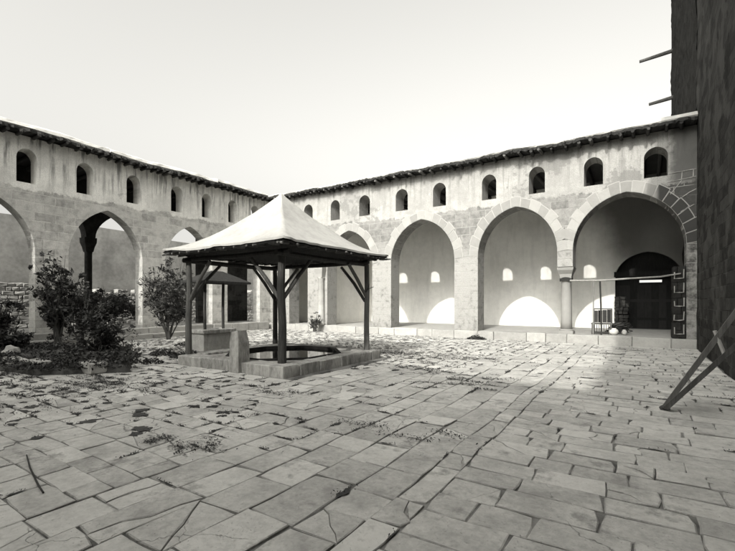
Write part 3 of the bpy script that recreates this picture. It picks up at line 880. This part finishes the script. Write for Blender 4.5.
# ------------------------------------------------------------------ canopy over the basin
cp = empty('canopy', (cx_, cy_, 0), 'rustic timber canopy with a pale swept pyramid roof over the basin', 'canopy')
PX = (-9.37, -6.23); PY = (6.37, 9.35); CC = (-7.75, 7.88); HS = 2.02; ZE = 2.74; ZA = 4.30
def post(x, y, z0, r):
    mb = MB()
    mb.tube([(x, y, z0), (x+R.uniform(-.02,.02), y, z0+.8), (x+R.uniform(-.03,.03), y+R.uniform(-.02,.02), z0+1.6), (x, y, 2.50)], [r*1.08, r, r*.97, r*.9], 10, tone=R.random(), wob=.04)
    return mb.build('post', M['post'], cp)
PP = {(0,0): (-9.38,6.32), (1,0): (-6.30,6.42), (0,1): (-9.36,9.24), (1,1): (-6.16,9.46)}
for (i_, j_), (x, y) in PP.items(): post(x, y, .20, .085 if (i_, j_) == (1, 0) else .072)
for x in PX:
    mb = MB(); mb.tube([(x, PY[0]-.2, 2.52), (x, cy_, 2.50), (x, PY[1]+.22, 2.52)], .06, 8, tone=.3); mb.build('beam', M['dark'], cp)
for y in PY:
    mb = MB(); mb.tube([(PX[0]-.2, y, 2.56), (cx_, y, 2.54), (PX[1]+.2, y, 2.56)], .055, 8, tone=.3); mb.build('beam', M['dark'], cp)
for (i_, j_), (x, y) in PP.items():
    for _ in (0,):
        sx = 1 if i_ == 0 else -1; sy = 1 if j_ == 0 else -1
        for dx, dy in ((sx, 0), (0, sy)):
            mb = MB(); h0 = R.uniform(1.50, 1.66); ll = R.uniform(.78, .95)
            mb.tube([(x+dx*.05, y+dy*.05, h0), (x+dx*ll*.5+R.uniform(-.02,.02), y+dy*ll*.5, h0+(2.47-h0)*.52), (x+dx*ll, y+dy*ll, 2.47)], [.042, .046, .04], 8, tone=R.uniform(.3, 1))
            mb.build('brace', M['post'], cp)
mb = MB(); mb.tube([(PX[1]+.05, PY[1]+.02, 1.70), (PX[1]+.16, PY[1]+.04, 1.86), (PX[1]+.19, PY[1]+.05, 1.97)], [.016, .014, .010], 6); mb.tube([(PX[1]+.15, PY[1]+.04, 1.84), (PX[1]+.33, PY[1]+.05, 1.90)], .010, 5)
mb.build('twig', M['dark'], cp)
# swept roof
def zr(d):       # d 0 at the apex, 1 at the eave
    return ZE+(ZA-ZE)*(1-d)**1.5*(1) if d < 1 else ZE
N = 26
mb = MB(); vs = []
for k in range(N+1):
    d = max(.012, k/N)
    z = zr(d) if d > .02 else ZA-.01
    row = []
    m = 20
    for side in range(4):
        for j in range(m):
            t = -1+2*j/m
            p = [(t, -1), (1, t), (-t, 1), (-1, -t)][side]
            x = CC[0]+p[0]*HS*d; y = CC[1]+p[1]*HS*d
            zz = z-.05*d*(1-abs(t)**2)*(0)+.035*noise.noise(Vector((x*.9, y*.9, 4.)))*min(1, d*2)+.012*d*d*noise.noise(Vector((x*3., y*3., 8.)))
            if d > .3: zz += .035*(abs(t)**4)*d
            if k == N: x += R.uniform(-.035,.035)*(abs(p[0]) > .99); y += R.uniform(-.035,.035)*(abs(p[1]) > .99)
            row.append((x, y, zz))
    vs.append(row)
W = len(vs[0])
fl_ = [p for r in vs for p in r]
fs = [(k*W+j, (k+1)*W+j, (k+1)*W+(j+1) % W, k*W+(j+1) % W) for k in range(N) for j in range(W)]
fs.append(tuple(range(W)))
mb.mesh(fl_, fs)
lowr = [(p[0], p[1], p[2]-.045) for p in vs[-1]]
mb.mesh(vs[-1]+lowr, [(j, j+W, (j+1) % W+W, (j+1) % W) for j in range(W)])
roof = mb.build('roof', M['canopy'], cp, smooth=True)
mb = MB()         # boards below
und = [[(p[0], p[1], p[2]-.05-(.03 if k > N-3 else 0)) for p in vs[k]] for k in range(0, N+1, 2)]
fl_ = [p for r in und for p in r]
mb.mesh(fl_, [(k*W+j, k*W+(j+1) % W, (k+1)*W+(j+1) % W, (k+1)*W+j) for k in range(len(und)-1) for j in range(W)], .2)
e0 = [(CC[0]+(p[0]-CC[0])*.985, CC[1]+(p[1]-CC[1])*.985, p[2]-.047) for p in vs[-1]]
e1 = [(p[0], p[1], p[2]-.04-R.uniform(0, .04)) for p in e0]
mb.mesh(e0+e1, [(j, j+W, (j+1) % W+W, (j+1) % W) for j in range(W)], .2)
mb.mesh(und[-1]+e1, [(j, (j+1) % W, (j+1) % W+W, j+W) for j in range(W)], .2)
mb.build('boarding', M['dark'], roof)
for side in range(4):       # rafter ends under the eave
    for j in range(13):
        t = -.96+1.92*j/12+R.uniform(-.03,.03)
        p = [(t, -1), (1, t), (-t, 1), (-1, -t)][side]; q = [(0,-1),(1,0),(0,1),(-1,0)][side]
        x = CC[0]+p[0]*HS; y = CC[1]+p[1]*HS
        L = R.uniform(-.03, .07)
        mb = MB(); mb.tube([(x-q[0]*.28, y-q[1]*.28, ZE-.07), (x-q[0]*.15, y-q[1]*.15, ZE-.08), (x+q[0]*L, y+q[1]*L, ZE-.085+R.uniform(-.01,.01))], [.028,.028,.024], 6, tone=R.random())
        mb.build('rafter', M['post'], roof)

# ------------------------------------------------------------------ little roofed well head
wh = empty('well_head', (-10.6, 8.8, 0), 'square stone well head under its own small dark board roof on two thin posts', 'well')
mb = MB()
x0, x1, y0, y1, H_ = -11.62, -10.92, 7.85, 9.0, .66
for (a, b, c, d) in ((x0, x1, y0, y0+.16), (x0, x1, y1-.16, y1), (x0, x0+.16, y0+.162, y1-.162), (x1-.16, x1, y0+.162, y1-.162)):
    mb.box(a, b, c, d, 0, H_-.12, .5, bev=.012, jit=.006)
mb.build('box', M['rubble'], wh)
mb = MB()
mb.box(x0-.04, x1+.04, y0-.04, y0+.2, H_-.118, H_, .6, bev=.015); mb.box(x0-.04, x1+.04, y1-.2, y1+.04, H_-.118, H_, .3, bev=.015)
mb.box(x0-.04, x0+.2, y0+.202, y1-.202, H_-.118, H_, .4, bev=.015); mb.box(x1-.2, x1+.04, y0+.202, y1-.202, H_-.118, H_, .4, bev=.015)
mb.face([(x0+.1,y0+.1,.3),(x1-.1,y0+.1,.3),(x1-.1,y1-.1,.3),(x0+.1,y1-.1,.3)], .0)
mb.build('coping', M['kerb'], wh)
for y in (y0+.22, y1-.26):
    mb = MB(); mb.tube([((x0+x1)/2+.12, y, .3), ((x0+x1)/2+.10, y, 1.3), ((x0+x1)/2+.12, y, 2.15)], .045, 8); mb.build('post', M['dark'], wh)
mb = MB()
ex0, ex1, ey0, ey1, rz, ez = -11.72, -10.78, 7.62, 9.55, 2.42, 2.08
xm = (ex0+ex1)/2
pts = [(ex0,ey0,ez),(ex1,ey0,ez),(ex1,ey1,ez),(ex0,ey1,ez),(xm,ey0+.75,rz),(xm,ey1-.75,rz)]
up = [(p[0],p[1],p[2]+.06) for p in pts]
mb.mesh(pts+up, [(0,1,4),(1,2,5,4),(2,3,5),(3,0,4,5),(6,10,7),(7,10,11,8),(8,11,9),(9,11,10,6),(0,6,7,1),(1,7,8,2),(2,8,9,3),(3,9,6,0)], .3)
mb.build('board_roof', M['brush'], wh)

# ------------------------------------------------------------------ planting
def shrub(name, label, base, height, spread, nclump, per, leaf, mat, stems=7, low=.15, cat='shrub', group=None, flat=0., asp=.42, open_=.3):
    e = empty(name, base, label, cat, group)
    mb = MB(); lv = MB(); bx, by, bz = base
    tips = []
    for i in range(stems):
        a = 2*PI*(i+R.uniform(-.4,.4))/stems; r = spread*R.uniform(.25, 1.05); h = height*R.uniform(.5, 1.0)*(1-.25*(r/spread)**2)
        p0 = Vector((bx+R.uniform(-.08,.08), by+R.uniform(-.08,.08), bz-.05))
        p1 = Vector((bx+r*open_*math.cos(a), by+r*open_*math.sin(a), bz+h*.42)); p2 = Vector((bx+r*.75*math.cos(a+.2), by+r*.75*math.sin(a+.2), bz+h*.78)); p3 = Vector((bx+r*math.cos(a+.3), by+r*math.sin(a+.3), bz+h*1.04))
        mb.tube([p0, p1, p2, p3], [.030, .022, .013, .004], 5)
        tips.append((p1, p2, p3))
        for k in range(5):
            q = p1.lerp(p2, R.uniform(.0, 1.)); d = Vector((R.gauss(0,.28)*spread, R.gauss(0,.28)*spread, R.uniform(.06,.24)*height))
            mb.tube([q, q+d*.5+Vector((0,0,-.02)), q+d], [.011, .008, .003], 4)
            tips.append((q, q+d*.6, q+d))
    mb.build('stems', M['bark'], e)
    for i in range(nclump):
        p1, p2, p3 = R.choice(tips); t = R.uniform(-.5, 2.0)
        c = (p1.lerp(p2, t) if t < 1 else p2.lerp(p3, t-1))+Vector((R.gauss(0,.10)*spread, R.gauss(0,.10)*spread, R.gauss(0,.03)*height))
        if c.z < bz+low*height: c.z = bz+low*height+R.random()*.25*height
        cr = R.uniform(.04, .20)*max(spread, .5)
        tone = R.random()
        for k in range(int(per*R.uniform(.5, 1.4))):
            d = Vector((R.gauss(0,1), R.gauss(0,1), R.gauss(0,.8)))*cr*.62
            lv.leaf(c+d, leaf*R.uniform(.4, 1.7), min(1, max(0, tone*.6+R.random()*.45)), flat, asp)
    lv.build('foliage', mat, e)
    return e
shrub('shrub', 'tall dense dark shrub against the pier at the left end of the stained gallery', (-16.35, 6.15, 0), 3.5, .8, 210, 30, .11, M['leafd'], 13, .08)
shrub('shrub', 'broad dark low shrub in front of the column inside the nearest open arch', (-18.4, 8.05, FL+.05), 1.9, 1.25, 260, 36, .10, M['leafd'], 11, .05)
shrub('shrub', 'dark shrub filling the foot of the open arch behind the gallery', (-22.4, 10.0, .05), 2.3, 1.8, 300, 60, .13, M['leafd'], 9, .05)
shrub('shrub', 'dark shrub in the garden far behind the second open arch', (-22.8, 13.2, .05), 2.2, 1.7, 170, 50, .13, M['leafd'], 9, .05)
shrub('shrub', 'dark shrub at the left border reaching under the gallery arch', (-15.9, 4.3, 0), 1.9, .9, 110, 55, .11, M['leafd'], 8, .06)
shrub('oleander', 'tall loose oleander with several stems beside the pier between the two open arches', (-15.75, 9.75, 0), 3.6, 1.05, 230, 22, .15, M['leafm'], 11, .14, 'oleander', asp=.24, open_=.5)
shrub('shrub', 'small thin upright shrub at the foot of the engaged column behind the canopy', (-13.75, YF-.55, 0), 1.15, .42, 26, 20, .10, M['leafd'], 9, .1, asp=.3)
# bed
mb = MB()
bed = [(-9.1,4.75), (-10.3,3.45), (-13.2,3.1), (-15.9,3.8), (-15.6,5.4), (-13.6,6.35), (-11.2,5.95)]
cxb = sum(p[0] for p in bed)/7; cyb = sum(p[1] for p in bed)/7
rings = []
for f_, z_ in ((1., .0), (.96, .10), (.8, .16), (.4, .2)):
    rr = []
    for i in range(7):
        for t in range(6):
            a, b = Vector(bed[i]), Vector(bed[(i+1) % 7]); p = a.lerp(b, t/6)
            q = Vector((cxb, cyb)).lerp(p, f_)
            rr.append((q.x+R.uniform(-.04,.04), q.y+R.uniform(-.04,.04), z_+R.uniform(-.02,.03) if z_ else -.02))
    rings.append(rr)
w_ = 42
mb.mesh([p for r in rings for p in r], [(k*w_+j, k*w_+(j+1) % w_, (k+1)*w_+(j+1) % w_, (k+1)*w_+j) for k in range(3) for j in range(w_)]+[tuple(range(3*w_, 4*w_))])
tag(mb.build('planting_bed', M['soil']), kind='structure')
def inbed(x, y, m=1.0):
    x = cxb+(x-cxb)/m; y = cyb+(y-cyb)/m; ins = False
    for i in range(7):
        a, b = bed[i], bed[(i+1) % 7]
        if (a[1] > y) != (b[1] > y) and x < (b[0]-a[0])*(y-a[1])/(b[1]-a[1])+a[0]: ins = not ins
    return ins
gc = MB(); k = 0
while k < 620:
    x, y = R.uniform(-16.2, -8.8), R.uniform(2.9, 6.6)
    if not inbed(x, y, 1.06): continue
    k += 1
    hh = .10+.22*abs(noise.noise(Vector((x*.9, y*.9, 1.))))*2*R.random()
    t0 = R.random()
    for i in range(R.randint(6, 40)):
        gc.leaf((x+R.gauss(0,.11), y+R.gauss(0,.11), .06+hh*R.random()+.06), R.uniform(.025,.12), t0*.5+.5*R.random(), .25)
tag(gc.build('ground_cover', M['leafd']), 'dark matted ground cover spreading over the planting bed', 'ground cover', kind='stuff')
shrub('shrub', 'bushy dark shrub rising from the middle of the planting bed', (-12.1, 5.5, .12), 1.25, .8, 110, 24, .09, M['leafd'], 9, .05)
shrub('shrub', 'thin straggling upright shrub at the back of the planting bed', (-13.7, 5.75, .12), 1.85, .5, 60, 16, .10, M['leafd'], 6, .1)
shrub('shrub', 'low leafy shrub at the left end of the planting bed', (-14.7, 4.35, .12), .8, .7, 70, 40, .09, M['leafd'], 7, .05)
for i, (x, y, lx, ly, lab) in enumerate(((-10.9, 3.75, .42, .16, 'pale broken kerb stone half buried at the front of the planting bed'), (-11.7, 3.62, .5, .15, 'long pale kerb stone edging the front of the planting bed'), (-9.75, 4.3, .3, .18, 'small squarish kerb stone near the right tip of the planting bed'), (-13.35, 4.0, .22, .22, 'rounded pale boulder lying in the ground cover of the planting bed'))):
    mb = MB()
    if i == 3: mb.blob((x, y, .2), (.22, .2, .2), .8, 5, 10, 7, .3)
    else: mb.box(x-lx, x+lx, y-ly, y+ly, .0, .24, .8, bev=.035, jit=.02)
    tag(mb.build('kerb_stone', M['rubble']), lab, 'kerb stone', 'stones of the planting bed')
# heaps of weeds behind the basin's left end
def clump(base, r, n, label):
    mb = MB()
    for i in range(n):
        a = R.uniform(0, 2*PI); q = r*math.sqrt(R.random())
        mb.leaf((base[0]+q*1.5*math.cos(a), base[1]+q*math.sin(a), .02+R.random()*.22*(1-q/r)), R.uniform(.04,.1), R.random(), .2)
    tag(mb.build('weed_clump', M['leafd']), label, 'weed clump', 'weed clumps on the paving')
clump((-10.25, 6.95), .42, 620, 'dense dark weed clump on the paving just left of the nearest canopy post')
clump((-11.35, 6.85), .34, 400, 'flat dark weed clump on the paving between the bed and the basin')
clump((-10.0, 5.75), .22, 220, 'little dark weed clump off the left corner of the basin kerb')
clump((-12.9, 8.7), .4, 380, 'dark weed clump on the bright paving before the oleander')
clump((-5.5, YF-.38), .26, 620, 'dark low weed clump at the foot of the pier between the middle arches')

# ------------------------------------------------------------------ things in the last bay
mb = MB(); mb.tube([(cxx+.17, YF+.03, 2.28), (-1.2, YF-.06, 2.255), (-.3, YF-.05, 2.30), (.55, YF-.04, 2.33), (1.1, YF-.02, 2.42)], [.035,.034,.03,.028,.022], 8)
tag(mb.build('rail_pole', M['pale_wood']), 'long bleached pole tied to the column and spanning the shaded last arch', 'pole')
mb = MB()
for k in range(4):
    mb.tube([(cxx+.22*math.cos(a), cyy-.02+.24*math.sin(a), 2.30+.03*k+.02*math.sin(3*a)) for a in [i*PI/8 for i in range(17)]], .016, 5)
tag(mb.build('rope', M['dark']), 'dark rope wound round the column head where the pole is tied', 'rope')
mb = MB(); mb.tube([(-1.42, YF+.3, FL), (-1.41, YF+.25, 1.3), (-1.38, YF-.05, 2.24)], .022, 6)
tag(mb.build('thin_pole', M['pale_wood']), 'thin pale pole standing upright behind the wooden settle', 'pole')
mb = MB(); mb.tube([(-1.16, YF+.32, FL), (-1.17, YF+.25, 1.3), (-1.18, YF-.05, 2.25)], .03, 6)
tag(mb.build('thin_pole', M['dark']), 'thin dark pole standing upright between settle back and portal', 'pole')
# settle
se = empty('wooden_settle', (-1.2, YF+.75, FL), 'old wooden settle with a plank back and slatted front on the gallery edge', 'settle')
bx = -1.46; bw = .58; by = YF+.55
mb = MB()
for k in range(4): mb.box(bx+k*bw/4+.004, bx+(k+1)*bw/4-.004, by+.40, by+.43, FL+.42, FL+.86+.012*k, R.random())
mb.box(bx-.03, bx+bw+.03, by+.385, by+.45, FL+.865+.04, FL+.94, .2)
mb.build('backrest', M['dark'], se)
mb = MB(); mb.box(bx-.05, bx+bw+.05, by-.02, by+.44, FL+.36, FL+.41, .8); mb.build('seat', M['post'], se)
for x, y in ((bx, by), (bx+bw, by), (bx, by+.42), (bx+bw, by+.42)):
    mb = MB(); mb.box(x-.03, x+.03, y-.03, y+.03, FL, FL+(.36 if y == by else .9), .4); mb.build('leg', M['post'], se)
mb = MB()
for k in range(7): mb.box(bx+.05+k*.075, bx+.075+k*.075, by-.005, by+.012, FL+.08, FL+.355, R.random())
mb.box(bx+.03, bx+bw-.03, by-.012, by+.018, FL+.06, FL+.10)
mb.build('front_panel', M['dark'], se)
# rubble masonry stub and pots beside the settle
mb = MB()
for kz in range(9):
    x = -.94
    while x < -.50-(kz > 6)*.2:
        w_ = R.uniform(.12, .26)
        mb.box(x, min(-.40, x+w_-.01), YB-.42+R.uniform(-.04,.04), YB-.02, FL+kz*.16, FL+kz*.16+R.uniform(.13,.155), R.random(), bev=.02, jit=.015); x += w_
tag(mb.build('masonry_stub', M['range']), 'stub of rough masonry in the shade at the left side of the dark portal', 'masonry')
def jar(x, y, r, h, label):
    mb = MB(); mb.lathe((x, y, FL), [(r*.55,0),(r*.9,h*.2),(r,h*.45),(r*.85,h*.75),(r*.5,h*.9),(r*.55,h)], 16)
    tag(mb.build('clay_jar', M['pale'], smooth=True), label, 'jar', 'pale jars on the gallery edge')
jar(-.80, YF+.62, .16, .24, 'wide squat pale clay jar next to the settle')
jar(-.47, YF+.66, .085, .19, 'narrow pale clay jar right of the squat one')
mb = MB()
for k in range(46):
    a = R.uniform(-.5, .5); x = R.uniform(-.95, -.35); z = FL+.03+R.random()*.38*(1-abs(x+.65)/.45)
    y = YF+R.uniform(1.0, 1.5); l = R.uniform(.25, .5)
    mb.tube([(x-l*math.cos(a)*.5, y, z), (x, y+R.uniform(-.05,.05), z+R.uniform(0,.04)), (x+l*math.cos(a)*.5, y+R.uniform(-.1,.1), z+l*math.sin(a)*.5+.05)], R.uniform(.012,.03), 5, tone=R.random())
tag(mb.build('firewood_heap', M['dark']), 'untidy heap of dark sticks behind the pale jars on the gallery edge', 'firewood')

# prop of two poles leaning on the right-hand range
pr = empty('wooden_prop', (.28, 7.14, 0), 'two dark poles bound together at the foot and leaning against the right hand range', 'prop')
F0 = Vector((.28, 7.14, .03))
def on(t, a): return F0.lerp(Vector(a), t)
T1 = (1.46, 7.04, 2.14); T2 = (1.46, 6.90, 1.52)
mb = MB(); mb.bar(F0, T1, .095, .06, .6); mb.build('pole', M['post'], pr)
mb = MB(); mb.bar(F0+Vector((.02, -.06, .01)), T2, .085, .06, .2); mb.build('pole', M['post'], pr)
mb = MB()
for t in (.22, .50):
    p = on(t, T1); q = on(t+.02, T2)
    mb = MB(); mb.bar(p+Vector((-.05,0,.04)), q+Vector((.03,-.02,-.03)), .035, .03, .9)
    mb.build('clamp', M['pale_wood'], pr)
mb = MB(); mb.tube([F0+Vector((-.045,0,-.02)), F0+Vector((.05,-.01,.03))], [.03,.05], 8); mb.build('shoe', M['iron'], pr)
mb = MB(); mb.tube([(-5.0,1.62,.014),(-4.57,1.505,.02),(-4.08,1.40,.016),(-3.9,1.37,.014)], [.005,.007,.008,.007], 6)
tag(mb.build('stick', M['dark']), 'thin dark stick lying on the paving in the near left corner', 'stick')

# ------------------------------------------------------------------ light, sky, camera
S = Vector((.12, -1., .686)).normalized()
el = math.asin(S.z); rot = math.atan2(S.x, S.y)
sun = bpy.data.lights.new('sun', 'SUN'); sun.energy = 2.0; sun.angle = math.radians(.7); sun.color = (1, .975, .92)
so = bpy.data.objects.new('sun', sun); col.objects.link(so); so.rotation_euler = S.to_track_quat('Z', 'Y').to_euler(); so.location = (0, -20, 40)
wd = bpy.data.worlds.new('World'); sc.world = wd; wd.use_nodes = True
nt = wd.node_tree; bg = nt.nodes['Background']
sky = nt.nodes.new('ShaderNodeTexSky'); sky.sky_type = 'NISHITA'; sky.sun_disc = False
sky.sun_elevation = el; sky.sun_rotation = rot; sky.dust_density = 10.; sky.air_density = 1.; sky.ozone_density = 1.
tc = nt.nodes.new('ShaderNodeTexCoord'); sx = nt.nodes.new('ShaderNodeSeparateXYZ'); cx3 = nt.nodes.new('ShaderNodeCombineXYZ'); mx3 = nt.nodes.new('ShaderNodeMath')
mx3.operation = 'MAXIMUM'; mx3.inputs[1].default_value = .20       # a dusty horizon as bright as the sky above it
nt.links.new(tc.outputs['Generated'], sx.inputs[0]); nt.links.new(sx.outputs[2], mx3.inputs[0])
nt.links.new(sx.outputs[0], cx3.inputs[0]); nt.links.new(sx.outputs[1], cx3.inputs[1]); nt.links.new(mx3.outputs[0], cx3.inputs[2])
if 'Vector' in sky.inputs: nt.links.new(cx3.outputs[0], sky.inputs['Vector'])
sp = nt.nodes.new('ShaderNodeSeparateColor'); nt.links.new(sky.outputs[0], sp.inputs[0])      # blue-sensitive plate: sky reads by its blue
flat = nt.nodes.new('ShaderNodeMath'); flat.operation = 'POWER'; flat.inputs[1].default_value = 1.; nt.links.new(sp.outputs[2], flat.inputs[0])
cb = nt.nodes.new('ShaderNodeCombineColor')
for i, k in enumerate((1.5, 1.48, 1.405)):
    m = nt.nodes.new('ShaderNodeMath'); m.operation = 'MULTIPLY'; m.inputs[1].default_value = k
    nt.links.new(flat.outputs[0], m.inputs[0]); nt.links.new(m.outputs[0], cb.inputs[i])
nt.links.new(cb.outputs[0], bg.inputs[0]); bg.inputs[1].default_value = .15

cam = bpy.data.cameras.new('camera'); co = bpy.data.objects.new('camera', cam); col.objects.link(co)
cam.sensor_fit = 'HORIZONTAL'; cam.sensor_width = 36; cam.lens = 420*36/735
cam.shift_x = (367.5-367)/735; cam.shift_y = (302-275.5)/735
cam.clip_end = 2000; cam.clip_start = .05
co.location = (0, 0, 1.5); co.rotation_euler = (PI/2, 0, math.atan(273/420))
sc.camera = co
sc.view_settings.view_transform = 'Standard'; sc.view_settings.look = 'None'
sc.view_settings.exposure = .85; sc.view_settings.gamma = 1.; sc.view_settings.use_curve_mapping = False
sc.render.engine = 'CYCLES'; sc.cycles.max_bounces = 8; sc.cycles.diffuse_bounces = 5
